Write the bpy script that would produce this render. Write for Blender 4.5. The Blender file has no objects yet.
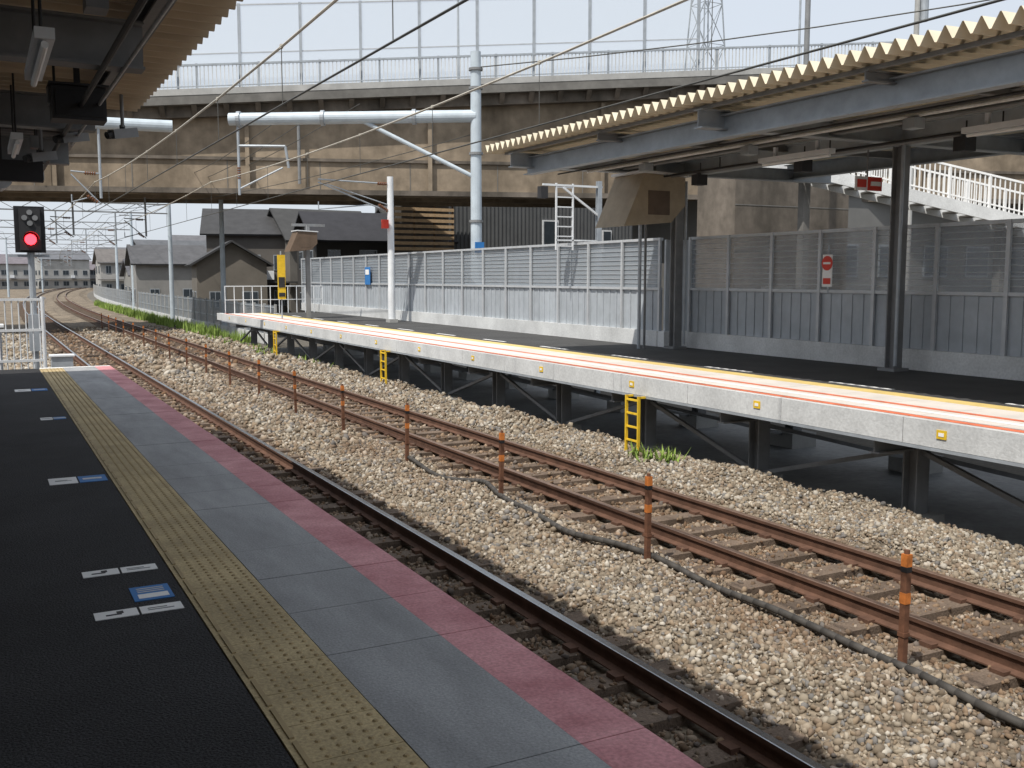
import bpy, math, random, bmesh
import numpy as np
from mathutils import Vector, Matrix
random.seed(7); rng=np.random.default_rng(7)
C=bpy.context.scene.collection
# ---------------------------------------------------------------- materials
def M(name,c,rough=.8,var=.15,scale=2.5,metal=0.0,bump=0.0,bscale=60,fine=0.0,fscale=150,c2=None,spec=.3,stretch=None):
    m=bpy.data.materials.new(name); m.use_nodes=True; n=m.node_tree.nodes; l=m.node_tree.links
    b=n['Principled BSDF']; b.inputs['Roughness'].default_value=rough; b.inputs['Metallic'].default_value=metal
    b.inputs['Specular IOR Level'].default_value=spec
    tc=n.new('ShaderNodeTexCoord'); src=tc.outputs['Object']
    if stretch:
        mp=n.new('ShaderNodeMapping'); mp.inputs['Scale'].default_value=stretch; l.new(src,mp.inputs[0]); src2=mp.outputs[0]
    else: src2=src
    no=n.new('ShaderNodeTexNoise'); no.inputs['Scale'].default_value=scale; no.inputs['Detail'].default_value=8; no.inputs['Roughness'].default_value=.65
    l.new(src2,no.inputs['Vector'])
    r=n.new('ShaderNodeValToRGB'); e=r.color_ramp.elements
    d=[x*(1-var) for x in c]; u=[min(1,x*(1+var)) for x in (c2 or c)]
    e[0].position=.32; e[0].color=(*d,1); e[1].position=.68; e[1].color=(*u,1)
    l.new(no.outputs['Fac'],r.inputs[0]); col=r.outputs[0]
    if fine>0:
        n2=n.new('ShaderNodeTexNoise'); n2.inputs['Scale'].default_value=fscale; n2.inputs['Detail'].default_value=3; l.new(src,n2.inputs['Vector'])
        mr=n.new('ShaderNodeMapRange'); mr.inputs[1].default_value=.3; mr.inputs[2].default_value=.7
        mr.inputs[3].default_value=1-fine; mr.inputs[4].default_value=1+fine; l.new(n2.outputs['Fac'],mr.inputs[0])
        mx=n.new('ShaderNodeVectorMath'); mx.operation='SCALE'; l.new(col,mx.inputs[0]); l.new(mr.outputs[0],mx.inputs['Scale']); col=mx.outputs[0]
    l.new(col,b.inputs['Base Color'])
    if bump>0:
        n3=n.new('ShaderNodeTexNoise'); n3.inputs['Scale'].default_value=bscale; n3.inputs['Detail'].default_value=5; l.new(src,n3.inputs['Vector'])
        bp=n.new('ShaderNodeBump'); bp.inputs['Strength'].default_value=bump; bp.inputs['Distance'].default_value=.02
        l.new(n3.outputs['Fac'],bp.inputs['Height']); l.new(bp.outputs[0],b.inputs['Normal'])
    return m
def glassy(name,c,alpha,rough=.4):
    m=bpy.data.materials.new(name); m.use_nodes=True; n=m.node_tree.nodes; l=m.node_tree.links
    b=n['Principled BSDF']; b.inputs['Base Color'].default_value=(*c,1); b.inputs['Roughness'].default_value=rough
    t=n.new('ShaderNodeBsdfTransparent'); mx=n.new('ShaderNodeMixShader'); mx.inputs[0].default_value=alpha
    l.new(t.outputs[0],mx.inputs[1]); l.new(b.outputs[0],mx.inputs[2]); l.new(mx.outputs[0],n['Material Output'].inputs[0]); return m
def emis(name,c,s):
    m=bpy.data.materials.new(name); m.use_nodes=True; b=m.node_tree.nodes['Principled BSDF']
    b.inputs['Base Color'].default_value=(*c,1); b.inputs['Emission Color'].default_value=(*c,1); b.inputs['Emission Strength'].default_value=s; return m
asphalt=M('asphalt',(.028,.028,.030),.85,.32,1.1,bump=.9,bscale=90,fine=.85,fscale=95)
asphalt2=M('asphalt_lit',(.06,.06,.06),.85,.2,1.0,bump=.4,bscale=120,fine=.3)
slabm=M('grey_slab',(.28,.285,.29),.75,.22,1.1,bump=.25,bscale=90,fine=.16,fscale=80,stretch=(3,.7,1))
pink=M('pink_paint',(.48,.17,.19),.7,.24,2.0,bump=.15,fine=.18,fscale=60,c2=(.52,.26,.27))
tact=M('tactile_yellow',(.42,.33,.18),.75,.28,1.6,bump=.2,fine=.22,fscale=70)
conc=M('concrete',(.36,.36,.35),.85,.18,1.2,bump=.3,bscale=40,fine=.1)
concl=M('concrete_light',(.55,.56,.56),.8,.18,.9,bump=.2,bscale=40,fine=.10,fscale=25)
deckl=M('deck_edge_pavement',(.62,.58,.54),.8,.12,1.2,bump=.2,fine=.1)
concd=M('concrete_dark',(.15,.145,.135),.9,.25,1.2,bump=.3)
concb=M('concrete_brown',(.165,.130,.092),.9,.36,.20,bump=.3,bscale=10,fine=.22,fscale=1.8,c2=(.235,.19,.14),stretch=(1,1,.25))
concbd=M('concrete_brown_shaded',(.095,.083,.068),.9,.35,.4,bump=.3,bscale=10,fine=.2,fscale=2,c2=(.14,.12,.10),stretch=(1,1,.3))  # darker brown concrete copy; shade on abutment and girder beams put into its colour
steelg=M('galvanised_steel',(.34,.37,.40),.45,.15,3,metal=.2)
steelm=M('mast_steel',(.44,.50,.55),.45,.12,2)
steeld=M('steel_grey_paint',(.20,.205,.21),.55,.2,2)
steelw=M('steel_white',(.66,.68,.70),.5,.10,2)
dark=M('dark_metal',(.03,.03,.032),.6,.2,3)
brownm=M('brown_paint',(.12,.085,.06),.6,.2,3)
roofm=M('roof_sheet',(.66,.60,.47),.55,.12,1.0,stretch=(.4,3,1))
rooft=M('roof_sheet_brown',(.60,.49,.35),.6,.15,1.0,stretch=(.4,3,1))
railside=M('rail_rust',(.105,.055,.036),.8,.3,6,bump=.2)
railtop=M('rail_head',(.42,.43,.45),.22,.1,8,metal=.95)
railtop2=M('rail_head_dull',(.24,.16,.12),.4,.2,8,metal=.5)
sleeperm=M('sleeper',(.135,.10,.075),.9,.35,3,bump=.4,fine=.25,fscale=60)
orange=M('orange_band',(.46,.15,.035),.6,.3,14)
rustpost=M('rust_post',(.13,.06,.035),.8,.35,14)
black=M('black_rubber',(.018,.018,.02),.5,.3,6)
cabm=M('cable_grey',(.06,.055,.05),.7,.3,6)
yellow=M('yellow_paint',(.70,.46,.03),.55,.15,5)
tyellow=M('tactile_bright',(.66,.50,.19),.6,.15,3)
redm=M('red_paint',(.60,.05,.03),.5,.1,5)
orl=M('orange_line',(.62,.17,.09),.6,.25,5)
white=M('white_paint',(.78,.78,.77),.6,.06,4)
bluem=M('blue_paint',(.03,.17,.45),.6,.1,6)
panelm=M('wall_panel_bluegrey',(.36,.39,.42),.5,.14,1.2,stretch=(1,1,.4),fine=.07,fscale=5)
postm=M('wall_post',(.46,.48,.50),.45,.1,3,metal=.2)
meshglass=glassy('polycarbonate_panel',(.30,.33,.36),.40)
meshglass2=glassy('polycarbonate_panel_dense',(.34,.38,.42),.55)
clearp=glassy('clear_panel',(.60,.65,.68),.22,.2)
wirem=M('wire_metal',(.08,.08,.075),.6,.2,5)
wirel=M('wire_pale',(.45,.42,.36),.5,.2,5)
insul=M('insulator_brown',(.16,.07,.035),.35,.2,8)
beige=M('beige_hood',(.34,.28,.20),.6,.15,3)
wood=M('wood_louvre',(.50,.36,.22),.7,.2,4)
wglass=M('window_glass',(.04,.05,.06),.1,.2,2,spec=.6)
signalred=emis('signal_red',(1,.02,.03),10)
tube=M('lamp_tube',(.75,.76,.76),.4,.03,3)
grassm=M('grass',(.15,.24,.045),.8,.4,2,c2=(.22,.30,.07))
leafm=M('foliage',(.045,.08,.025),.8,.5,.6)
groundm=M('ground_earth',(.12,.11,.095),.95,.25,.15,bump=.4,fine=.2,fscale=12)
tact2=M('tactile_dome',(.33,.25,.13),.7,.2,3)
# ---------------------------------------------------------------- mesh builder
class MB:
    def __init__(s): s.v=[];s.f=[];s.mi=[];s.mats=[]
    def m(s,mat):
        if mat not in s.mats: s.mats.append(mat)
        return s.mats.index(mat)
    def add(s,vs,fs,mat):
        o=len(s.v); s.v+= [tuple(v) for v in vs]; k=s.m(mat)
        for f in fs: s.f.append(tuple(i+o for i in f)); s.mi.append(k)
    def box(s,x0,x1,y0,y1,z0,z1,mat):
        s.add([(x0,y0,z0),(x1,y0,z0),(x1,y1,z0),(x0,y1,z0),(x0,y0,z1),(x1,y0,z1),(x1,y1,z1),(x0,y1,z1)],
              [(0,3,2,1),(4,5,6,7),(0,1,5,4),(1,2,6,5),(2,3,7,6),(3,0,4,7)],mat)
    def beam(s,a,b,w,h,mat,up=(0,0,1)):
        a=Vector(a);b=Vector(b);d=(b-a).normalized();u=Vector(up)
        if abs(d.dot(u))>.99:u=Vector((0,1,0))
        r=d.cross(u).normalized();u=r.cross(d).normalized();r*=w/2;u*=h/2
        s.add([a-r-u,a+r-u,a+r+u,a-r+u,b-r-u,b+r-u,b+r+u,b-r+u],
              [(0,1,2,3),(7,6,5,4),(0,4,5,1),(1,5,6,2),(2,6,7,3),(3,7,4,0)],mat)
    def hbeam(s,a,b,w,h,mat,t=.02,up=(0,0,1)):
        a=Vector(a);b=Vector(b);d=(b-a).normalized();u=Vector(up)
        if abs(d.dot(u))>.99:u=Vector((0,1,0))
        r=d.cross(u).normalized();u=r.cross(d).normalized()
        s.beam(a+u*(h/2-t/2),b+u*(h/2-t/2),w,t,mat,up); s.beam(a-u*(h/2-t/2),b-u*(h/2-t/2),w,t,mat,up)
        s.beam(a,b,t*.8,h-2*t,mat,up)
    def tube(s,a,b,r,mat,n=10,r2=None):
        a=Vector(a);b=Vector(b);d=(b-a).normalized();u=Vector((0,0,1)) if abs(d.z)<.95 else Vector((1,0,0))
        p=d.cross(u).normalized();q=d.cross(p).normalized();r2=r if r2 is None else r2
        vs=[a+(p*math.cos(t)+q*math.sin(t))*r for t in [2*math.pi*i/n for i in range(n)]]
        vs+=[b+(p*math.cos(t)+q*math.sin(t))*r2 for t in [2*math.pi*i/n for i in range(n)]]
        s.add(vs,[(i,(i+1)%n,n+(i+1)%n,n+i) for i in range(n)]+[tuple(range(n))[::-1],tuple(range(n,2*n))],mat)
    def path(s,pts,r,mat,n=6):
        for a,b in zip(pts[:-1],pts[1:]): s.tube(a,b,r,mat,n)
    def prism(s,poly,axis,a,b,mat):
        n=len(poly)
        if axis=='y': vs=[(p,a,q) for p,q in poly]+[(p,b,q) for p,q in poly]
        else: vs=[(a,p,q) for p,q in poly]+[(b,p,q) for p,q in poly]
        s.add(vs,[tuple(range(n)),tuple(range(n,2*n))[::-1]]+[(i,(i+1)%n,n+(i+1)%n,n+i) for i in range(n)],mat)
    def done(s,name,loc=None,rotz=0,smooth=False):
        me=bpy.data.meshes.new(name); me.from_pydata(s.v,[],s.f); me.polygons.foreach_set('material_index',s.mi)
        for m in s.mats: me.materials.append(m)
        me.update()
        bm=bmesh.new(); bm.from_mesh(me); bmesh.ops.recalc_face_normals(bm,faces=bm.faces); bm.to_mesh(me); bm.free()
        if smooth: me.polygons.foreach_set('use_smooth',[True]*len(me.polygons))
        o=bpy.data.objects.new(name,me); C.objects.link(o)
        if loc: o.location=loc
        o.rotation_euler[2]=rotz
        return o
def off(y): return 0 if y<60 else (y-60)**2/3000
YS=[-6,0,10,20,30,40,50,60]+list(range(66,330,6))
T1=3.415; T2=7.05; G=.565; RZ=-1.10
# ---------------------------------------------------------------- ground
b=MB(); b.add([(-2500,-2500,-1.62),(2500,-2500,-1.62),(2500,2500,-1.62),(-2500,2500,-1.62)],[(0,1,2,3)],groundm); b.done('ground')
b=MB(); b.box(10.75,14.7,-4,45,-1.66,-1.605,M('under_platform_slab',(.27,.28,.29),.6,.3,.7,bump=.2,fine=.15,fscale=9)); b.done('brightening_slab')  # lighter slab added to brighten the ground under the right platform
ballm=M('ballast_bed',(.12,.095,.068),.95,.3,.9,bump=1.0,bscale=14,fine=.55,fscale=22,c2=(.19,.155,.115))
def gz(x,y):
    lump=.035*math.sin(x*3.1+y*.9)+.03*math.sin(x*1.7-y*1.9+1)+.02*math.sin(y*3.3+x)
    if x>9.75: return max(-1.64,-1.36-(x-9.75)*.35)
    if x<2.4: return -1.36
    d=min(abs(x-T1),abs(x-T2))
    if d<.85: return -1.33
    k=min(1,(d-.85)/.35)
    return -1.33+k*(.10+lump)
xs=[-14,0,2.0]+[2.2+.15*i for i in range(55)]+[11]
ysd=[-6+.25*i for i in range(264)]+list(range(66,330,6))
vs=[(x+off(y),y,gz(x,y)) for y in ysd for x in xs]; nx=len(xs)
fs=[(j*nx+i,j*nx+i+1,(j+1)*nx+i+1,(j+1)*nx+i) for j in range(len(ysd)-1) for i in range(nx-1)]
b=MB(); b.add(vs,fs,ballm); b.done('ballast_bed',smooth=True)
# stones
t=(1+5**.5)/2
IV=np.array([(-1,t,0),(1,t,0),(-1,-t,0),(1,-t,0),(0,-1,t),(0,1,t),(0,-1,-t),(0,1,-t),(t,0,-1),(t,0,1),(-t,0,-1),(-t,0,1)],float)
IV/=np.linalg.norm(IV[0])
IF=np.array([(0,11,5),(0,5,1),(0,1,7),(0,7,10),(0,10,11),(1,5,9),(5,11,4),(11,10,2),(10,7,6),(7,1,8),(3,9,4),(3,4,2),(3,2,6),(3,6,8),(3,8,9),(4,9,5),(2,4,11),(6,2,10),(8,6,7),(9,8,1)])
P=[];R=[]
def scatter(x0,x1,y0,y1,dens,r):
    n=int((x1-x0)*(y1-y0)*dens)
    X=rng.uniform(x0,x1,n);Y=rng.uniform(y0,y1,n)
    for x,y in zip(X,Y):
        if y<9 and x>y*1.75+1.6: continue
        d=min(abs(x-T1),abs(x-T2))
        if abs(d-G)<.08: continue
        onsl = d<1.03 and ((y+1000)%.62)<.24
        if onsl and random.random()>.18: continue
        rr=r*random.choice((.5,.65,.8,.95,1.15,1.5))*random.uniform(.85,1.15)
        z=gz(x,y)+rr*random.uniform(-.1,.8)
        if onsl: z=-1.265+rr*.3
        P.append((x+off(y),y,z));R.append(rr)
scatter(2.4,10.3,2.2,9,1050,.0185)
scatter(2.1,10.6,9,16,600,.0225)
scatter(2.1,10.6,16,30,220,.033)
scatter(0,10.8,30,60,45,.058)
scatter(-6,2.1,20,40,40,.055)
P=np.array(P);R=np.array(R);N=len(P)
ang=rng.uniform(0,2*math.pi,(N,3))
def rot(a,ax):
    c,s=np.cos(a),np.sin(a);z=np.zeros_like(a);o=np.ones_like(a)
    if ax==0:m=[[o,z,z],[z,c,-s],[z,s,c]]
    elif ax==1:m=[[c,z,s],[z,o,z],[-s,z,c]]
    else:m=[[c,-s,z],[s,c,z],[z,z,o]]
    return np.array(m).transpose(2,0,1)
Rm=rot(ang[:,2],2)@rot(ang[:,0]*.2,0)@rot(ang[:,1],1)
sc=rng.uniform(.55,1.45,(N,1,3))
V=IV[None]*rng.uniform(.68,1.28,(N,12,1))*sc*R[:,None,None]
V=np.einsum('nij,nkj->nki',Rm,V)+P[:,None,:]
F=(IF[None]+(np.arange(N)*12)[:,None,None]).reshape(-1)
me=bpy.data.meshes.new('ballast_stones')
me.vertices.add(N*12); me.vertices.foreach_set('co',V.reshape(-1).astype(np.float32))
me.loops.add(len(F)); me.loops.foreach_set('vertex_index',F.astype(np.int32))
me.polygons.add(N*20); me.polygons.foreach_set('loop_start',(np.arange(N*20)*3).astype(np.int32))
me.update(calc_edges=True)
pal=np.array([(.30,.255,.195),(.245,.205,.155),(.37,.325,.26),(.19,.155,.115),(.26,.20,.14),(.18,.17,.16),(.42,.385,.33),(.22,.17,.125)])
col=pal[rng.integers(0,len(pal),N)]*rng.uniform(.75,1.15,(N,1))
px=P[:,0]-np.array([off(y) for y in P[:,1]]);py=P[:,1]
d=np.minimum(np.abs(px-T1),np.abs(px-T2))
k=np.clip((1.25-d)/.5,0,1)
patch=np.clip(.5+.5*np.sin(px*2.3+py*.7)*np.sin(py*1.3-px*.9+2),0,1)*np.clip(1-np.abs(px-5.6)/.9,0,1)
k=np.maximum(k,patch*.9)[:,None]*rng.uniform(.45,1,(N,1))
col=col*(1-k)+col*np.array([.60,.45,.35])*k
col4=np.repeat(np.concatenate([col,np.ones((N,1))],1)[:,None,:],12,axis=1).reshape(-1)
at=me.color_attributes.new('Col','FLOAT_COLOR','POINT'); at.data.foreach_set('color',col4.astype(np.float32))
stm=M('ballast_stone',(.3,.3,.3),.9,.2,3); n=stm.node_tree.nodes;l=stm.node_tree.links
a=n.new('ShaderNodeAttribute');a.attribute_name='Col'
l.new(a.outputs['Color'],n['Principled BSDF'].inputs['Base Color'])
me.materials.append(stm)
o=bpy.data.objects.new('ballast_stones',me);C.objects.link(o)
# ---------------------------------------------------------------- tracks
def track(cx,topm):
    b=MB()
    for s in (-1,1):
        prof=[(-.065,-.15),(.065,-.15),(.065,-.138),(.012,-.12),(.012,-.045),(.033,-.035),(.033,-.004),(.028,0),(-.028,0),(-.033,-.004),(-.033,-.035),(-.012,-.045),(-.012,-.12),(-.065,-.138)]
        n=len(prof); vs=[]
        for y in YS:
            for p,q in prof: vs.append((cx+s*G+off(y)+p,y,RZ+q))
        side=[];top=[]
        for j in range(len(YS)-1):
            for i in range(n):
                f=(j*n+i,j*n+(i+1)%n,(j+1)*n+(i+1)%n,(j+1)*n+i)
                (top if i in(6,7,8) else side).append(f)
        b.add(vs,side,railside); b.add(vs,top,topm)
    y=-5.9-((-5.9+1000)%.62)+.0
    while y<130:
        j=random.uniform(-.015,.015)
        b.box(cx-1.03+off(y)+j,cx+1.03+off(y)+j,y+.01,y+.23,-1.45,-1.258+random.uniform(-.006,.004),sleeperm)
        if y<40:
            for s in (-1,1):
                b.box(cx+s*G-.13,cx+s*G-.055,y+.06,y+.18,-1.262,-1.225,railside)
                b.box(cx+s*G+.055,cx+s*G+.13,y+.06,y+.18,-1.262,-1.225,railside)
        y+=.62
    b.done('railway_track')
track(T1,railtop);track(T2,railtop2)
# ---------------------------------------------------------------- left platform
b=MB()
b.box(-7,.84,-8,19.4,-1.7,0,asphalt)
b.box(.84,1.95,-8,19.4,-1.7,-.12,concd)
y=-8
while y<19.3:
    y2=min(y+.6,19.4); dz_=random.uniform(-.0015,.0015)
    b.box(.846,2.02,y+.003,y2-.003,-.118,-.012,conc)
    b.box(1.226,1.752,y+.003,y2-.003,-.012,dz_,slabm)
    b.box(1.7525,2.02,y+.003,y2-.003,-.012,dz_,pink)
    y+=.6
y=-8
while y<19.3:
    y2=min(y+.3,19.4)
    b.box(.848,1.22,y+.002,y2-.002,-.012,.002,tact); y+=.3
def dome(x,y):
    n=7;r=.0125;r2=.007;z=.002
    vs=[(x+r*math.cos(2*math.pi*i/n),y+r*math.sin(2*math.pi*i/n),z) for i in range(n)]+[(x+r2*math.cos(2*math.pi*i/n),y+r2*math.sin(2*math.pi*i/n),z+.006) for i in range(n)]
    b.add(vs,[(i,(i+1)%n,n+(i+1)%n,n+i) for i in range(n)]+[tuple(range(n,2*n))],tact2)
y=1.5
while y<19.3:
    for i in range(5): dome(.955+i*.058,y)
    y+=.06
y=1.5
while y<19.1:
    b.box(.872,.89,y,y+.27,.002,.008,tact2); y+=.3
b.box(.86,2.02,19.405,19.55,-1.2,-.004,white)
b.done('station_platform')
def sticker(x,y,w,h,kind):
    b=MB()
    b.box(x-w/2,x-.006,y-h/2,y+h/2,.0005,.004,white)
    b.box(x+.006,x+w/2,y-h/2,y+h/2,.0005,.004,white if kind!='d' else bluem)
    for sgn in (-1,1):
        cx=x+sgn*w/4
        if kind=='d' and sgn>0:
            b.box(cx-.07,cx+.07,y-.03,y+.03,.0045,.006,concl); continue
        if sgn<0 and kind=='a':
            b.box(cx-.05,cx+.02,y-.02,y-.005,.0045,.006,dark); b.box(cx+.0,cx+.03,y-.004,y+.03,.0045,.006,dark)
        else:
            b.box(cx-.06,cx+.06,y-.02,y-.012,.0045,.006,steeld); b.box(cx-.06,cx+.03,y+.006,y+.014,.0045,.006,steeld)
    b.done('floor_sticker')
sticker(.60,4.97,.40,.11,'a');sticker(.60,5.72,.38,.11,'a');sticker(.61,8.51,.42,.26,'d');sticker(.66,12.4,.26,.2,'d');sticker(.57,15.7,.42,.3,'d')
b=MB(); b.box(.60,.79,5.12,5.36,.0005,.004,bluem); b.box(.625,.77,5.15,5.22,.0045,.006,white)
for i in range(3): b.box(.63,.76,5.25+i*.03,5.262+i*.03,.0045,.006,concl)
b.done('floor_sticker')
# ---------------------------------------------------------------- roof helper
def folded(b,x0,x1,y0,y1,z0,z1,d,p,mat):
    pts=[];y=y0
    while y<y1-1e-6:
        pts+= [(y,0),(y+.12*p,0),(y+.52*p,d),(y+.60*p,d)]; y+=p
    pts.append((y,0)); n=len(pts)
    vs=[(x0,a,z0+q) for a,q in pts]+[(x1,a,z1+q) for a,q in pts]
    b.add(vs,[(i,i+1,n+i+1,n+i) for i in range(n-1)],mat)
# left canopy
b=MB()
folded(b,1.78,-9,-16,13,3.58,3.78,.13,.25,rooft)
folded(b,1.25,-9,13.02,17.4,3.52,3.72,.10,.25,steeld)
for y in (-2.5,1,4.5,8,11.5,15): b.hbeam((-8.5,y,3.36),(1.15,y,3.28),.2,.34,steeld)
for x in (1.2,-.6,-2.4,-4.5): b.hbeam((x,-8,3.50),(x,17.2,3.50),.12,.12,steeld)
for y in (1,4.5,8,11.5,15): b.hbeam((-2.7,y,0),(-2.7,y,3.15),.25,.25,steeld)
b.tube((.85,-6,3.08),(.85,17.0,3.08),.022,dark); b.tube((.1,-6,3.10),(.1,17.0,3.10),.018,concl)
b.tube((-.2,-6,3.08),(-.2,17.0,3.08),.03,dark); b.tube((1.0,-6,3.10),(1.0,12.6,3.10),.014,concl)
for y in (2.5,6.2,9.7,13.1): b.box(.6,.72,y,y+.18,3.1,3.24,steeld); b.tube((.66,y+.09,3.24),(.66,y+.09,3.6),.012,dark)
b.done('platform_canopy')
b=MB(); b.box(-7.2,-7,-16,19.4,0.0,2.2,panelm); b.done('unseen_shade_wall')  # added out of view to block skylight from the left and darken the platform
for y in (2.6,6.0,10.4):
    b=MB(); b.box(.32,.42,y,y+1.3,2.86,2.92,steelw); b.tube((.37,y+.03,2.835),(.37,y+1.27,2.835),.02,tube); b.tube((.37,y+.3,2.92),(.37,y+.3,3.5),.01,dark);b.tube((.37,y+.95,2.92),(.37,y+.95,3.5),.01,dark); b.done('fluorescent_lamp')
def monitor(x,y,z):
    b=MB(); b.box(x-.22,x+.22,y,y+.3,z-.14,z+.14,dark); b.box(x-.19,x+.19,y-.012,y-.001,z-.11,z+.11,black); b.box(x-.24,x+.24,y-.06,y+.32,z+.142,z+.16,dark)
    b.beam((x,y+.15,z+.16),(x,y+.15,3.55),.05,.05,dark); b.done('platform_monitor')
monitor(.84,9.6,3.10)
def cctv(x,y,z,zt):
    b=MB(); b.tube((x,y,zt),(x,y,z+.1),.02,steeld); b.beam((x-.13,y-.1,z),(x+.14,y+.08,z+.06),.10,.10,steeld); b.tube((x-.13,y-.1,z),(x-.18,y-.13,z-.02),.04,dark)
    b.tube((x,y,z),(x,y+.02,z+.12),.03,dark);b.done('security_camera')
cctv(1.48,12.0,3.15,3.6); cctv(.95,11.8,3.05,3.45); cctv(.7,12.9,2.95,3.45)
b=MB(); b.tube((.3,14.5,2.85),(.3,14.75,2.75),.14,steelw,12,.05); b.tube((.3,14.6,2.85),(.3,14.6,3.3),.015,dark); b.done('loudspeaker')
b=MB(); b.box(.25,.75,13.6,13.72,2.75,3.0,dark); b.tube((.3,13.66,3.0),(.3,13.66,3.5),.012,dark);b.tube((.7,13.66,3.0),(.7,13.66,3.5),.012,dark); b.done('hanging_sign')
# gate fence at platform end
b=MB()
for k in range(9):
    x=.98-k*.95
    b.tube((x,20.0,-1.5),(x,20.0,1.25),.035,steelw)
for z in (-.4,.1,.65,1.2): b.beam((-7.2,20,z),(.98,20,z),.045,.045,steelw)
x=-7
while x<.95: b.tube((x,20,-.4),(x,20,1.2),.013,steelw,6); x+=.11
b.done('metal_fence')
# signal
b=MB()
b.tube((.88,21.1,-1.5),(.88,21.1,2.1),.06,steelg)
b.box(.62,1.14,21.0,21.12,2.06,2.92,black)
b.box(.70,1.06,20.9,21.0,2.1,2.88,dark)
for (dx,dz) in ((-.09,.60),(.09,.60),(0,.70),(0,.50)): b.tube((.88+dx,20.9,2.1+dz),(.88+dx,20.87,2.1+dz),.05,steeld,12)
b.tube((.88,20.9,2.3),(.88,20.865,2.3),.10,signalred,20)
vs=[];n=14
for i in range(n+1):
    t=math.pi*i/n; vs+=[(.88+.14*math.cos(t),20.9,2.3+.14*math.sin(t)),(.88+.14*math.cos(t),20.68,2.3+.14*math.sin(t))]
b.add(vs,[(2*i,2*i+1,2*i+3,2*i+2) for i in range(n)],black)
b.box(.78,.98,20.98,21.2,.2,.9,steelg)
b.beam((.5,21.1,2.0),(1.2,21.1,2.0),.05,.05,steelg)
for i in range(8): b.beam((.95,21.1,-.9+i*.35),(1.1,21.1,-.9+i*.35),.02,.02,steelg)
b.done('railway_signal')
b=MB(); b.box(-.4,.35,23.6,24.2,-1.5,.55,steelg); b.box(-.45,.4,23.55,24.25,.552,.6,steelw); b.box(-.36,-.04,23.58,23.598,-1.2,.5,steelw); b.box(0,.31,23.58,23.598,-1.2,.5,steelw); b.done('equipment_cabinet')
b=MB(); b.box(1.5,2.0,27.6,28.0,-1.4,-.4,steelg); b.box(1.46,2.04,27.56,28.04,-.398,-.36,steelw); b.done('equipment_cabinet')
# ---------------------------------------------------------------- fence marker posts
for k in range(18):
    y=4.8+3.13*k; x=5.70+random.uniform(-.02,.02)+off(y); t=random.uniform(-.025,.025)
    b=MB(); z0=-1.35
    def pt(z): return (x+t*(z+1.2),y+t*.5*(z+1.2),z-.05)
    b.beam(pt(z0),pt(-.66),.048,.048,rustpost); b.beam(pt(-.66),pt(-.58),.054,.054,orange);b.beam(pt(-.58),pt(-.43),.050,.050,rustpost);b.beam(pt(-.43),pt(-.39),.054,.054,black)
    b.beam(pt(-.39),pt(-.30),.054,.054,orange)
    b.beam(pt(-.9),pt(-.87),.06,.06,rustpost); b.tube(pt(-.30),pt(-.27),.02,rustpost)
    b.done('marker_post')
b=MB(); pts=[]
for i in range(80):
    y=1.5+i*.16
    x=5.72+.14*math.sin(y*1.1+.5)+.05*math.sin(y*2.7) 
    pts.append((x,y,gz(x,y)+.055+.025*math.sin(y*2.3)))
b.path(pts,.032,cabm,8); b.done('ground_cable',smooth=True)
# ---------------------------------------------------------------- right platform
YE=45
b=MB()
PX=9.35
y=-4
while y<YE:
    b.box(PX,PX+.25,y+.006,y+1.994,-.30,-.003,concl); y+=2
b.box(PX+.26,14.6,-4,YE,-.26,-.02,conc)
y=-4
while y<YE: b.box(PX+.26,10.9,y+.004,y+.996,-.018,0,deckl); y+=1
b.box(10.9,11.2,-4,YE,-.018,.003,tyellow)
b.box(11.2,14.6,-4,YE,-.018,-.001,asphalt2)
b.box(PX+.10,PX+.22,-4,YE,0,.004,orl)
b.box(PX+.50,PX+.62,-4,YE,.002,.006,white)
b.box(PX+.80,PX+.90,-4,YE,.002,.006,orl)
y=-2
while y<YE:
    b.box(11.42,11.5,y,y+1.2,.002,.006,white); y+=3
b.box(PX-.004,PX+.02,-4,YE,-.34,-.305,steelg)
k=0
y=-2.9
while y<YE:
    b.hbeam((10.2,y,-1.5),(10.2,y,-.5),.22,.22,steeld); b.hbeam((13.6,y,-1.6),(13.6,y,-.5),.22,.22,steeld)
    b.hbeam((PX+.1,y,-.4),(14.4,y,-.4),.15,.24,steeld)
    b.box(9.95,10.45,y-.25,y+.25,-1.62,-1.33,conc); b.box(13.3,13.9,y-.3,y+.3,-1.62,-1.33,conc)
    if k%2==0: b.beam((10.2,y+.1,-.55),(10.2,y+2.75,-1.3),.06,.06,steeld)
    else: b.beam((10.2,y+.1,-1.3),(10.2,y+2.75,-.55),.06,.06,steeld)
    b.beam((10.3,y,-.6),(13.5,y,-1.4),.06,.06,steeld)
    y+=2.85;k+=1
b.hbeam((10.2,-4,-.4),(10.2,YE,-.4),.15,.2,steeld)
y=1.4
while y<YE:
    b.box(PX-.012,PX-.002,y,y+.13,-.19,-.09,yellow); b.box(PX-.016,PX-.0125,y+.03,y+.10,-.16,-.12,white); y+=3
b.done('station_platform')
for y in (13.25,24.6,35.5):
    b=MB()
    for s in (-.17,.17): b.beam((9.22,y+s,-1.4),(9.22,y+s,-.30),.045,.03,yellow)
    for i in range(5): b.beam((9.22,y-.17,-1.25+i*.22),(9.22,y+.17,-1.25+i*.22),.03,.03,yellow)
    for s in (-.17,.17): b.beam((9.22,y+s,-.32),(9.34,y+s,-.32),.04,.03,yellow)
    b.done('platform_ladder')
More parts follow.
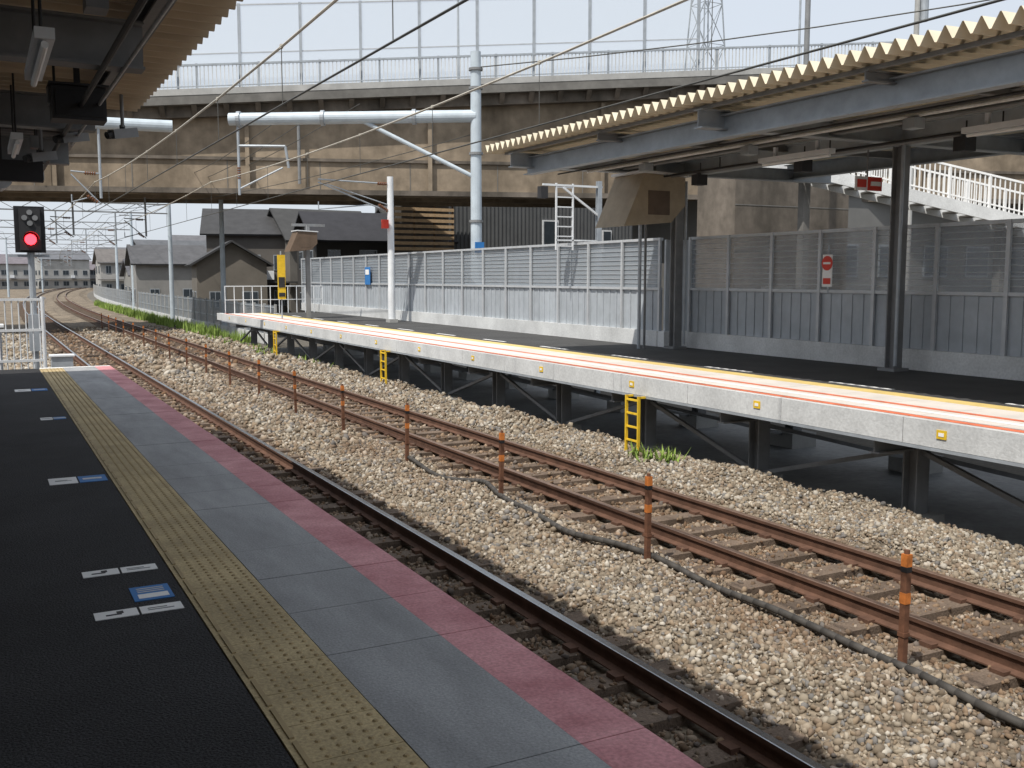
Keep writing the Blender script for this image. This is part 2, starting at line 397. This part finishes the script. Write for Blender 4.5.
def wall(x,y0,y1,step,gl):
    b=MB()
    b.box(x-.10,x+.16,y0,y1,.0,.36,concl)
    b.box(x,x+.04,y0,y1,.36,1.30,panelm)
    y=y0
    while y<y1-.05:
        b.box(x-.018,x-.0005,y,y+.05,.37,1.29,panelm); y+=step/5
    ny=int(round((y1-y0)/step))
    for i in range(ny+1):
        yy=y0+(y1-y0)*i/ny
        b.box(x-.07,x-.02,yy-.035,yy+.035,.362,2.5,postm)
    b.box(x-.055,x+.045,y0,y1,1.303,1.36,postm); b.box(x-.055,x+.045,y0,y1,2.44,2.50,postm)
    b.box(x+.01,x+.012,y0,y1,1.36,2.44,gl)
    z=1.45
    while z<2.4: b.box(x-.006,x+.004,y0,y1,z,z+.010,postm); z+=.11
    b.done('noise_barrier_wall')
wall(13.9,18.9,48,1.5,meshglass2)
wall(14.3,-3,18.3,1.33,meshglass)
b=MB(); b.box(13.8,14.75,18.62,18.87,0,.36,concl); b.box(13.88,14.7,18.70,18.76,.36,2.45,panelm); b.done('wall_end_panel')
# right canopy
b=MB()
folded(b,9.2,18.5,-6,18.6,4.11,4.35,.15,.22,roofm)
b.hbeam((10.0,-6,3.84),(10.0,18.2,3.84),.2,.34,steelg)
b.hbeam((12.2,-6,3.96),(12.2,18.2,3.96),.15,.2,steeld)
b.hbeam((13.8,-6,3.95),(13.8,18.2,3.95),.2,.34,steelg)
b.hbeam((17,-6,4.05),(17,18.2,4.05),.2,.34,steelg)
for y in (-.9,5.55,12.07,18.0):
    b.hbeam((9.5,y,3.93),(18.2,y,3.97),.2,.28,steelg)
for y in (2.2,8.9,14.8): b.hbeam((9.5,y,4.0),(18.2,y,4.1),.1,.14,steeld)
for x in (9.6,11.1,13.0,15.0,16.0): b.beam((x,-6,4.085+.026*(x-9.2)),(x,18.4,4.085+.026*(x-9.2)),.06,.05,steeld)
for yy in (5.55,12.07,18.2):
    b.hbeam((13.8,yy,.0),(13.8,yy,3.8),.2,.2,steeld,up=(0,1,0)); b.box(13.62,13.98,yy-.18,yy+.18,0,.05,steeld)
b.tube((11.3,-6,3.78),(11.3,18,3.78),.03,concl); b.tube((13.0,-6,3.72),(13.0,18,3.72),.04,steeld);b.tube((12.8,-6,3.7),(12.8,18,3.7),.02,dark);b.tube((10.6,-6,3.7),(10.6,18,3.7),.015,dark)
for y in (3,6.5,9.6,12.9,15.8):
    b.box(11.2,11.4,y,y+.2,3.6,3.74,steelg); b.tube((13.0,y,3.72),(13.0,y,3.95),.012,dark); b.box(12.85,13.1,y+.5,y+.7,3.45,3.66,dark); b.tube((13.0,y+.6,3.66),(13.0,y+.6,3.9),.012,dark)
b.tube((13.65,11.9,.1),(13.65,11.9,3.8),.03,steelg); b.tube((13.9,18.02,.1),(13.9,18.02,3.7),.03,steelg)
b.done('platform_canopy')
for y in (4.0,8.1,12.3):
    b=MB(); b.box(12.38,12.52,y,y+1.7,3.62,3.70,steelw); b.tube((12.45,y+.05,3.59),(12.45,y+1.65,3.59),.025,tube); b.box(12.42,12.48,y+.3,y+.36,3.7,3.86,steelw);b.box(12.42,12.48,y+1.3,y+1.36,3.7,3.86,steelw); b.done('fluorescent_lamp')
b=MB(); b.tube((12.0,7.2,3.15),(12.0,7.2,3.9),.02,dark); b.tube((11.85,7.2,3.1),(12.15,7.2,3.1),.11,dark,14); b.done('loudspeaker')
def hood(x,y,z,s=1,m=beige):
    b=MB()
    b.prism([(x-.85*s,z-.55*s),(x+.35*s,z-.45*s),(x+.7*s,z-.1*s),(x+.7*s,z+.5*s),(x-.35*s,z+.55*s),(x-.5*s,z+.2*s)],'y',y-.55*s,y+.55*s,m)
    b.prism([(x-.42*s,z+.56*s),(x+.75*s,z+.51*s),(x+.75*s,z+.56*s),(x-.42*s,z+.61*s)],'y',y-.6*s,y+.6*s,steelw)
    b.box(x-.25*s,x+.3*s,y-.56*s,y-.552*s,z-.3*s,z+.2*s,brownm)
    b.tube((x+.3*s,y,z+.5*s),(x+.3*s,y,z+.9*s),.04,steeld); b.done('monitor_hood')
hood(12.65,17.9,3.20,1.0)
b=MB();b.tube((13.05,18.55,0),(13.05,18.55,3.0),.04,steelg);b.tube((13.2,18.55,0),(13.2,18.55,3.0),.03,steeld);b.done('cable_pipe')
hood(11.0,38,2.95,.7,brownm)
b=MB();b.hbeam((11.3,38.3,0),(11.3,38.3,3.6),.15,.15,steeld);b.beam((10.7,38.3,3.6),(12.0,38.3,3.6),.1,.1,steeld);b.done('monitor_post')
b=MB()
cx=13.2;cy=22.5
for x in (cx,cx+.5): b.beam((x,cy,2.3),(x,cy,4.0),.04,.04,steelw)
for i in range(7): b.beam((cx,cy,2.4+i*.25),(cx+.5,cy,2.4+i*.25),.03,.03,steelw)
b.beam((cx-.4,cy,3.95),(14.6,cy,3.95),.05,.05,steelw); b.beam((cx+.2,cy,3.9),(14.5,cy,3.2),.05,.05,steelw); b.hbeam((14.5,cy,-1.6),(14.5,cy,4.1),.12,.12,steelg)
b.beam((cx,cy,2.55),(14.5,cy,2.55),.04,.04,steelw)
b.box(cx-.5,cx-.3,cy-.1,cy+.1,3.6,3.9,dark)
b.done('equipment_frame')
b=MB(); b.tube((14.12,13.95,1.3),(14.12,13.95,2.2),.015,steelg)
b.box(14.10,14.115,13.84,14.08,1.42,2.02,white); b.tube((14.098,13.96,1.86),(14.09,13.96,1.86),.135,redm,28); b.box(14.08,14.088,13.87,14.05,1.84,1.88,white);b.box(14.09,14.098,13.87,14.05,1.47,1.58,redm)
b.done('no_entry_sign')
b=MB(); b.box(13.3,13.62,12.3,12.32,3.05,3.28,redm);b.box(13.35,13.57,12.28,12.298,3.13,3.2,white);b.box(13.0,13.28,12.3,12.32,3.05,3.28,white);b.box(13.04,13.24,12.285,12.298,3.1,3.23,redm)
b.tube((13.3,12.33,3.28),(13.3,12.33,3.8),.015,steeld);b.done('hanging_sign')
b=MB(); b.box(13.8,13.815,38.2,38.8,1.3,2.0,bluem); b.box(13.785,13.798,38.3,38.7,1.7,1.9,white);b.done('wall_sign')
b=MB(); b.tube((10.3,38.5,0),(10.3,38.5,2.6),.03,steelg); b.box(10.14,10.44,38.4,38.44,.75,2.45,yellow); b.box(10.17,10.41,38.38,38.398,1.2,1.6,dark);b.box(10.17,10.41,38.38,38.398,.85,1.0,dark); b.done('stop_sign_board')
b=MB()
for i in range(12): b.tube((9.5+i*.4,44.9,0),(9.5+i*.4,44.9,1.2),.02,steelw)
b.beam((9.5,44.9,1.2),(13.9,44.9,1.2),.04,.04,steelw);b.beam((9.5,44.9,.6),(13.9,44.9,.6),.03,.03,steelw);b.done('metal_fence')
# ---------------------------------------------------------------- catenary masts
def insu(b,a,c,r=.06):
    a=Vector(a);c=Vector(c);n=5
    for i in range(n):
        p=a+(c-a)*(i/n);q=a+(c-a)*((i+.55)/n); b.tube(p,q,r,insul,10)
    b.tube(a,c,r*.4,insul,6)
def arm(b,x,y,zt,dirx,reach):
    e=x+dirx*reach
    b.tube((x,y,zt),(e,y,zt+.05),.025,steelg,8); b.tube((x,y,zt-1.0),(e,y,zt-.05),.025,steelg,8)
    b.tube((x+dirx*reach*.3,y,zt-.75),(e,y,zt-.95),.02,steelg,8); b.tube((e,y,zt-.95),(e,y,zt-.7),.02,steelg,6)
    insu(b,(x+dirx*.15,y,zt),(x+dirx*.5,y,zt)); insu(b,(x+dirx*.12,y,zt-.93),(x+dirx*.45,y,zt-.72))
b=MB(); mx,my=14.65,30.2
b.tube((mx,my,-1.6),(mx,my,8.9),.20,steelm,20,.17)
lx,ly=7.5,34.0
b.tube((mx,my,6.85),(lx,ly,6.75),.2,steelm,18)
b.tube((mx,my,4.85),(mx-3.3,my+1.75,6.7),.07,steelm,10)
for t in (.25,.62,.96):
    p=Vector((mx,my,6.85)).lerp(Vector((lx,ly,6.75)),t); b.tube(p+Vector((-.05,.03,0)),p+Vector((.05,-.03,0)),.25,steelg,18)
p=Vector((lx+.25,ly-.1,6.55)); b.tube(p,(p.x,p.y,4.3),.045,steelg,8); b.tube((p.x,p.y,5.9),(p.x+1.4,p.y-.6,5.9),.045,steelg,8);b.tube((p.x+1.4,p.y-.6,5.9),(p.x+1.5,p.y-.6,5.2),.045,steelg,8)
b.tube((p.x,p.y,4.5),(p.x+1.3,p.y-.6,5.2),.03,steelg,8); insu(b,(p.x,p.y,5.2),(p.x,p.y,4.8))
for z in (8.3,7.7,5.6,3.4): b.tube((mx,my,z),(mx,my,z+.08),.23,steeld,18)
b.box(mx-.16,mx+.16,my-.26,my-.22,2.4,2.75,bluem)
b.done('catenary_mast',smooth=False)
b=MB(); b.tube((12.9,33.5,0),(12.9,33.5,5.1),.13,steelw,14,.11); arm(b,12.9,33.5,4.85,-1,2.6); b.box(12.75,13.05,33.3,33.7,0,.12,conc)
b.tube((12.9,33.5,4.1),(10.6,33.5,4.75),.02,steelg,6); b.box(12.55,12.75,33.3,33.5,3.3,3.6,redm); b.done('catenary_mast')
b=MB(); b.tube((-2.2,37,-1.5),(-2.2,37,8),.18,steelg,14); b.tube((-2.2,37,6.65),(6.0,35.8,6.65),.2,steelm,16); b.tube((3.7,36.1,6.5),(3.7,36.1,4.2),.045,steelg,8); arm(b,3.7,36.1,5.0,-1,.9); b.done('catenary_mast')
for y,xa,xb,bm in ((58,-3,12.2,1),(72,-3,11.6,1),(98,-2.6,12,1),(128,-2,13,1),(165,0,15,1),(210,3,20,1)):
    b=MB(); o_=off(y)
    for x in (xa,xb): b.tube((x+o_,y,-1.6),(x+o_,y,7.4),.16,steelm,12,.12)
    if y>60:
        for z in (5.9,6.5): b.beam((xa+o_,y,z),(xb+o_,y,z),.08,.08,steeld)
        n=14
        for i in range(n):
            x0=xa+(xb-xa)*i/n+o_;x1=xa+(xb-xa)*(i+1)/n+o_
            b.beam((x0,y,5.9 if i%2 else 6.5),(x1,y,6.5 if i%2 else 5.9),.04,.04,steeld)
    for cx in (T1,T2):
        b.tube((cx+1.1+o_,y,5.9),(cx+1.1+o_,y,3.8),.05,steelg,8); arm(b,cx+1.1+o_,y,4.7,-1,1.1)
    b.beam((xb+o_-1,y,7.2),(xb+o_+1,y,7.2),.08,.08,steeld)
    b.done('catenary_mast')
for cx,zc,zm in ((T1,3.72,4.62),(T2,3.72,4.78)):
    b=MB(); sup=[-20,5,35,72,98,128,165,210,260]
    con=[];mes=[]
    for s0,s1 in zip(sup[:-1],sup[1:]):
        n=8
        for i in range(n):
            t=i/n;y=s0+(s1-s0)*t;sg=.28*4*t*(1-t)
            con.append((cx+off(y),y,zc)); mes.append((cx+off(y),y,zm-sg))
            b.tube((cx+off(y),y,zc),(cx+off(y),y,zm-sg),.006,wirem,4)
            b.box(cx+off(y)-.015,cx+off(y)+.015,y-.03,y+.03,zm-sg-.02,zm-sg+.03,wirel)
    b.path(con,.012,wirem,6);b.path(mes,.017,wirel,6)
    b.done('overhead_wire')
b=MB()
for x0,z0,r in ((9.6,7.2,.015),(10.2,7.0,.015),(12.0,7.6,.015),(-1.5,6.2,.012),(1.0,6.8,.012)):
    pts=[]
    for i in range(60):
        y=34+i*4; pts.append((x0+off(y),y,z0-.5*abs(math.sin((y-34)/32*math.pi))))
    b.path(pts,r,wirem,5)
pts=[Vector((mx,my,8.4)).lerp(Vector((40,-5,12.5)),i/12)-Vector((0,0,1.2*4*(i/12)*(1-i/12))) for i in range(13)]; b.path(pts,.02,wirem,5)
pts=[Vector((mx,my,6.3)).lerp(Vector((5,80,6.4)),i/12)-Vector((0,0,.8*4*(i/12)*(1-i/12))) for i in range(13)]; b.path(pts,.015,wirem,5)
b.done('feeder_wire')
# ---------------------------------------------------------------- overpass
BL=dict(loc=(5.4,52.9,0),rotz=math.atan2(-5.9,17.6))
def dz(t): return 10.15+.066*(t-2.9)
b=MB(); t0,t1=-30,70
def slab(s0,s1,zb,zt,mat,a=t0,c=t1):
    b.add([(a,s0,dz(a)+zb),(c,s0,dz(c)+zb),(c,s1,dz(c)+zb),(a,s1,dz(a)+zb),(a,s0,dz(a)+zt),(c,s0,dz(c)+zt),(c,s1,dz(c)+zt),(a,s1,dz(a)+zt)],
          [(0,3,2,1),(4,5,6,7),(0,1,5,4),(1,2,6,5),(2,3,7,6),(3,0,4,7)],mat)
slab(-1.0,10.6,-.42,0,concd)
slab(-1.02,-.7,.003,.30,conc)
slab(-.5,-.003,-.95,-.425,concbd)
for s0,s1 in ((.0,.5),(3,3.5),(6.2,6.7),(9.4,9.9)):
    b.add([(t0,s0,5.9),(t1,s0,5.9),(t1,s1,5.9),(t0,s1,5.9),(t0,s0,dz(t0)-.425),(t1,s0,dz(t1)-.425),(t1,s1,dz(t1)-.425),(t0,s1,dz(t0)-.425)],
          [(0,3,2,1),(4,5,6,7),(0,1,5,4),(1,2,6,5),(2,3,7,6),(3,0,4,7)],concb)
b.box(t0,t1,-.35,.0,5.70,5.95,concbd); b.box(t0,t1,-.12,-.002,7.35,7.5,concbd)
b.box(t0,t1,.5,9.4,6.2,6.5,concd)
t=t0
while t<t1:
    b.box(t-.02,t+.02,-.015,-.002,5.96,7.34,concd)
    if int((t-t0)/4.5)%2==0: b.box(t+.9,t+1.1,-.30,-.122,5.96,dz(t)-.96,concb)
    t+=4.5
t=t0
while t<t1:
    b.prism([(-.98,dz(t)-.43),(-.51,dz(t)-.43),(-.51,dz(t)-.9)],'x',t,t+.25,concbd); t+=1.5
for t in (-2.5,9.5): b.tube((t,-.42,6.2),(t,-.42,dz(t)-1.0),.08,steeld,8)
for t in (-16,33):
    b.box(t-1,t+1,.3,9.6,-1.7,5.5,conc); b.box(t-1.5,t+1.5,-.1,10,5.1,5.69,conc)
b.done('road_overpass',**BL)
b=MB(); t=t0
while t<t1:
    z=dz(t)+.30; b.beam((t,-.85,z),(t,-.85,z+1.1),.04,.04,concl); t+=.19
a,c=t0,t1
b.beam((a,-.85,dz(a)+1.42),(c,-.85,dz(c)+1.42),.10,.09,steelg); b.beam((a,-.85,dz(a)+.42),(c,-.85,dz(c)+.42),.05,.05,steelg)
t=t0
while t<t1: z=dz(t); b.beam((t,-.82,z+.3),(t,-.82,z+1.5),.1,.1,steelg);t+=2.9
b.done('bridge_railing',**BL)
b=MB(); t=-28; 
while t<30:
    z=dz(t); b.beam((t,-.5,z),(t,-.5,z+4.3),.14,.14,steelg); t+=2.9
    if t<30:
        za=dz(t-2.9);zb=dz(t)
        b.beam((t-2.9,-.5,za+4.25),(t,-.5,zb+4.25),.06,.06,postm);b.beam((t-2.9,-.5,za+2.0),(t,-.5,zb+2.0),.05,.05,postm)
        b.add([(t-2.82,-.5,za+.4),(t-.08,-.5,zb+.4),(t-.08,-.5,zb+4.2),(t-2.82,-.5,za+4.2)],[(0,1,2,3)],clearp)
b.done('clear_noise_barrier',**BL)
for t in (18.5,40):
    b=MB(); z=dz(t); b.tube((t,9,z),(t,9,z+8),.09,steelg,10,.06); b.tube((t,9,z+8),(t-1.4,9,z+8.5),.05,steelg,8); b.box(t-2.0,t-1.3,8.85,9.15,z+8.42,z+8.56,steelg); b.done('street_lamp',**BL)
# ---------------------------------------------------------------- buildings
def house(x,y,w,d,h,rh,wc,rc,rot=0,fl=2,axis='x',name='house'):
    wm=M('house_wall',wc,.8,.15,.6,bump=.1); rm=M('house_roof',rc,.7,.2,1.2,bump=.3,bscale=8)
    b=MB(); z0=-1.6; zt=z0+h
    b.box(-w/2,w/2,-d/2,d/2,z0,zt,wm)
    o=.45
    if axis=='x':
        b.prism([(-d/2,zt+.002),(d/2,zt+.002),(0,zt+rh)],'x',-w/2,w/2,wm)
        for s in (-1,1):
            b.beam((-w/2-o,s*(d/4+o/2),zt+rh/2-o*rh/d+.12),(w/2+o,s*(d/4+o/2),zt+rh/2-o*rh/d+.12),math.hypot(d/2+o,rh*(1+2*o/d)),.14,rm,up=Vector((0,s*rh,d/2)).normalized())
    else:
        b.prism([(-w/2,zt+.002),(w/2,zt+.002),(0,zt+rh)],'y',-d/2,d/2,wm)
        for s in (-1,1):
            b.beam((s*(w/4+o/2),-d/2-o,zt+rh/2-o*rh/w+.12),(s*(w/4+o/2),d/2+o,zt+rh/2-o*rh/w+.12),math.hypot(w/2+o,rh*(1+2*o/w)),.14,rm,up=Vector((s*rh,0,w/2)).normalized())
    for f in range(fl):
        zz=z0+1.0+f*2.8
        n=max(2,int(w/2.2))
        for i in range(n):
            cx=-w/2+(i+.5)*w/n; q=.35+.35*((i*7+f*3)%3)/2
            b.box(cx-q-.06,cx+q+.06,-d/2-.05,-d/2-.002,zz-.06,zz+1.16,steelg);b.box(cx-q,cx-.03,-d/2-.07,-d/2-.052,zz,zz+1.1,wglass);b.box(cx+.03,cx+q,-d/2-.07,-d/2-.052,zz,zz+1.1,wglass)
        n=max(2,int(d/2.8))
        for i in range(n):
            cy=-d/2+(i+.5)*d/n
            b.box(-w/2-.05,-w/2-.002,cy-.66,cy+.66,zz-.06,zz+1.16,steelg);b.box(-w/2-.07,-w/2-.052,cy-.6,cy-.03,zz,zz+1.1,wglass);b.box(-w/2-.07,-w/2-.052,cy+.03,cy+.6,zz,zz+1.1,wglass)
    if fl>1:
        b.box(-w/2-.5,w/2+.3,-d/2-1.0,-d/2-.08,z0+2.75,z0+2.87,rm)
        b.box(w*.1,w*.1+.9,-d/2-.5,-d/2-.1,z0+3.0,z0+3.7,steelw)
    b.done(name,loc=(x,y,0),rotz=rot)
house(20.2,84,7,8,6.6,2.0,(.115,.105,.095),(.045,.045,.047),-.25,axis='x')
house(16.8,78,5,6,4.2,1.5,(.15,.135,.115),(.05,.05,.052),-.12,1,axis='y')
house(25.0,82,7,7,6.2,2.4,(.15,.14,.125),(.05,.05,.05),.05)
house(15.5,98,6,7,4.4,1.6,(.24,.235,.225),(.08,.08,.085),-.05,1)
house(24.0,66,9,7,5.6,1.8,(.040,.037,.034),(.03,.03,.035),-.1)
house(31,72,8,7,5.8,2.4,(.11,.10,.095),(.05,.05,.05),.1)
house(23,137,10,9,5.6,2.2,(.30,.295,.28),(.10,.105,.115),.1)
house(21,170,9,8,5.4,2.0,(.34,.335,.32),(.13,.12,.115),0)
house(29,165,9,8,5.8,2.2,(.26,.255,.24),(.10,.11,.13),0)
house(26,210,11,9,6.4,2.4,(.36,.36,.36),(.12,.12,.13),0)
house(38,195,12,9,8.4,2.4,(.38,.38,.37),(.12,.12,.13),0,3)
house(18,118,7,7,3.4,1.6,(.24,.235,.22),(.09,.09,.10),0,1)
for i,(x,y) in enumerate(((-6,262),(5,280),(19,290),(33,270),(46,285),(60,265),(-18,280),(12,300),(40,300),(27,300))):
    g=.28+.04*(i%3); house(x,y,12,9,5.2+1.3*(i%3),2.2,(g,g,g*.97),(.13+.02*(i%2),.135,.15),.1*(i%4),2)
cor=M('grey_cladding',(.115,.12,.125),.6,.10,1)
b=MB(); b.box(27.6,45,62,75,-1.6,9.5,cor)
x=27.7
while x<45: b.box(x,x+.12,61.95,61.998,-1.6,9.5,cor); x+=.3
b.box(35.2,36.5,61.86,61.94,3.4,5.6,steelw); b.box(35.3,36.4,61.82,61.858,3.5,5.5,wglass)
b.box(40.2,41.0,61.86,61.94,3.4,5.0,steelw); b.box(40.3,40.9,61.82,61.858,3.5,4.9,wglass)
b.box(27.4,45.2,61.8,75.2,9.502,9.7,steeld)
b.done('grey_building')
b=MB(); 
z=1.5
while z<8.8: b.box(23.3,27.5,60.0,60.06,z,z+.2,wood); z+=.36
for x in (23.3,24.7,26.1,27.4): b.box(x,x+.1,60.07,60.17,-1.6,8.8,brownm)
b.box(23.4,27.4,60.6,60.7,-1.6,8.8,concd)
b.done('wooden_louvre_screen')
b=MB(); b.box(28,34.5,33,35.5,-1.6,6.5,concbd); b.box(27.8,34.7,32.8,35.7,6.502,6.8,concd); b.box(29.5,31.2,32.9,32.99,-1.6,1.2,concd)  # abutment coloured dark to stand for the shade on it
for z in (.8,2.7,4.6): b.box(28,34.5,32.985,32.998,z,z+.04,concd)
b.done('concrete_abutment')
b=MB(); b.box(36,60,40,52,-1.6,6.0,M('grey_wall_shaded',(.16,.16,.155),.8,.12,.6)); b.box(35.8,60.2,39.8,52.2,6.002,6.3,steeld)  # wall grey kept dark, with the shade put into its colour
for i in range(6): 
    b.box(37+i*3.6,39+i*3.6,39.93,39.998,1.6,3.4,steelg); b.box(37.1+i*3.6,38.9+i*3.6,39.9,39.928,1.7,3.3,wglass)
b.done('apartment_building')
b=MB(); b.box(17.5,27,36,36.4,-1.6,2.2,concd); 
for i in range(6): b.box(17.5+i*1.7,17.62+i*1.7,35.9,35.998,-1.6,2.3,steeld)
b.done('retaining_wall')
# stairs
b=MB(); A=Vector((25.5,27.2,5.5)); Bv=Vector((39,19.2,1.7)); nseg=26
dn=(Bv-A); hd=Vector((dn.x,dn.y,0)).normalized(); side=Vector((-hd.y,hd.x,0))
for s in (0,2.0):
    o_=side*s
    b.beam(A+o_,Bv+o_,.12,.42,concl)
    b.beam(A+o_+Vector((0,0,1.35)),Bv+o_+Vector((0,0,1.35)),.07,.07,white); b.beam(A+o_+Vector((0,0,.35)),Bv+o_+Vector((0,0,.35)),.05,.05,white)
    n=90
    for i in range(n+1):
        p=A.lerp(Bv,i/n)+o_; b.beam(p+Vector((0,0,.2)),p+Vector((0,0,1.35)),.035 if i%8 else .09,.035 if i%8 else .09,white)
for i in range(nseg):
    p=A.lerp(Bv,(i+.5)/nseg); b.beam(p+side*.07,p+side*1.93,.5,.06,concd)
for t in (.05,.5,.95):
    p=A.lerp(Bv,t)+side; b.beam((p.x,p.y,-1.6),(p.x,p.y,p.z-.25),.3,.3,concd)
b.beam(A+side*1-hd*3,A+side*1,2.1,.3,concl)
b.done('pedestrian_staircase')
for x,y,h in ((29.6,30.8,15.5),(33.6,28.9,14.2),(40,55,14),(52,60,15)):
    b=MB(); b.tube((x,y,-1.6),(x,y,h),.14,steeld if x<30 else conc,12,.10)
    b.beam((x-.9,y+.3,h-.5),(x+.9,y-.3,h-.5),.08,.08,steeld); b.beam((x-.7,y+.25,h-1.2),(x+.7,y-.25,h-1.2),.08,.08,steeld)
    for k in (-.8,-.3,.3,.8): b.tube((x+k,y-.3*k,h-.46),(x+k,y-.3*k,h-.28),.05,concl,8)
    b.tube((x+.35,y,h-2.4),(x+.35,y,h-1.6),.2,steelg,12); b.done('utility_pole')
b=MB(); X,Y=98,123
def w(z): return 4.2*(1-z/62)+.6
zs=[-1.6]+[6*i for i in range(1,10)]
for z0,z1 in zip(zs[:-1],zs[1:]):
    c0=[(X+sx*w(z0)/1.2,Y+sy*w(z0)/1.2,z0) for sx,sy in ((-1,-1),(1,-1),(1,1),(-1,1))];c1=[(X+sx*w(z1)/1.2,Y+sy*w(z1)/1.2,z1) for sx,sy in ((-1,-1),(1,-1),(1,1),(-1,1))]
    for i in range(4):
        j=(i+1)%4; b.beam(c0[i],c1[i],.16,.16,steelg); b.beam(c0[i],c1[j],.08,.08,steelg); b.beam(c0[j],c1[i],.08,.08,steelg); b.beam(c1[i],c1[j],.08,.08,steelg)
for z in (44,52): b.beam((X-8,Y,z),(X+8,Y,z),.3,.3,steelg)
b.done('transmission_tower')
b=MB()
y=46
while y<200:
    x=12+off(y); b.box(x-.05,x+.05,y-.06,y+.06,-1.6,.35,conc)
    x2=12+off(y+2)
    b.beam((x,y,.2),(x2,y+2,.2),.04,.04,steelg);b.beam((x,y,-.6),(x2,y+2,-.6),.04,.04,steelg)
    for i in range(12):
        t=i/12; b.beam((x+(x2-x)*t,y+2*t,-1.2),(x+(x2-x)*t,y+2*t,.3),.02,.02,steelg)
    b.beam((x,y,-1.35),(x2,y+2,-1.35),.1,.5,concl)
    y+=2
b.done('trackside_fence')
def weeds(name,x0,x1,y0,y1,n,h):
    vs=[];fs=[]
    for i in range(n):
        cx=random.uniform(x0,x1);cy=random.uniform(y0,y1)
        if math.sin(cx*2.1)+math.sin(cy*.8+cx)<-.2: continue
        for k in range(7):
            a=random.uniform(0,6.28);r=random.uniform(.02,.18);hh=h*random.uniform(.4,1.2);w_=.02+h*.04
            px_=cx+random.uniform(-.12,.12);py_=cy+random.uniform(-.12,.12);o_=len(vs);z=max(gz(px_,py_),-1.6) if px_<11 else -1.62
            px_+=off(cy)
            vs+=[(px_-w_*math.sin(a),py_+w_*math.cos(a),z),(px_+w_*math.sin(a),py_-w_*math.cos(a),z),(px_+r*math.cos(a),py_+r*math.sin(a),z+hh)]; fs.append((o_,o_+1,o_+2))
    b=MB(); b.add(vs,fs,grassm); b.done(name)
weeds('trackside_weeds',9.3,11.7,47,110,2200,.55)
weeds('trackside_weeds',9.0,10.2,30,47,60,.25)
weeds('trackside_weeds',8.9,9.3,12.2,12.9,14,.22)
b=MB()
def clump(cx,cy,w_,h_,n):
    vs=[];fs=[]
    for i in range(n):
        a=random.uniform(0,6.28);rr=random.random()**.5
        x=cx+w_*rr*math.cos(a);y=cy+w_*rr*math.sin(a);z=-1+h_*(1-rr*rr*.6)*random.random()**.6*random.uniform(.7,1.1)
        s_=random.uniform(.2,.6);o_=len(vs)
        d1=Vector((random.uniform(-1,1),random.uniform(-1,1),random.uniform(-1,1))).normalized()*s_;d2=Vector((random.uniform(-1,1),random.uniform(-1,1),random.uniform(-1,1))).normalized()*s_
        p=Vector((x,y,z));vs+=[p-d1,p+d2,p+d1,p-d2];fs.append((o_,o_+1,o_+2,o_+3))
    b.add(vs,fs,leafm)
for i in range(26): clump(-40+i*7+random.uniform(-2,2),330+random.uniform(-20,20),6,random.uniform(4,7),300)
clump(18.5,112,1.8,2.4,300)
b.done('tree_line')
# ---------------------------------------------------------------- light, world, camera
sd=Vector((-.54,-.30,1)).normalized()
L=bpy.data.lights.new('sun','SUN');L.energy=4.8;L.angle=math.radians(.5);L.color=(1,.95,.87)
lo=bpy.data.objects.new('sun',L);C.objects.link(lo);lo.rotation_euler=(-sd).to_track_quat('-Z','Y').to_euler()
W=bpy.data.worlds.new('World');bpy.context.scene.world=W;W.use_nodes=True;n=W.node_tree.nodes;l=W.node_tree.links
sk=n.new('ShaderNodeTexSky');sk.sky_type='NISHITA';sk.sun_disc=False;sk.sun_elevation=math.asin(sd.z);sk.sun_rotation=math.atan2(sd.x,sd.y);sk.dust_density=3.0;sk.air_density=1.0
mix=n.new('ShaderNodeMix');mix.data_type='RGBA';mix.inputs[0].default_value=.78
l.new(sk.outputs[0],mix.inputs[6]);mix.inputs[7].default_value=(8.0,8.6,9.4,1)
bg=n['Background'];bg.inputs[1].default_value=.105;l.new(mix.outputs[2],bg.inputs[0])
cam=bpy.data.cameras.new('camera');co=bpy.data.objects.new('camera',cam);C.objects.link(co)
cam.sensor_width=36;cam.lens=35.16;cam.clip_end=6000;cam.clip_start=.05
co.location=(0,0,1.6);co.rotation_euler=(math.radians(90-6.1),0,math.radians(-27.9))
sc_=bpy.context.scene;sc_.camera=co
sc_.view_settings.view_transform='Standard';sc_.view_settings.look='None';sc_.view_settings.exposure=0
print('stones',N)
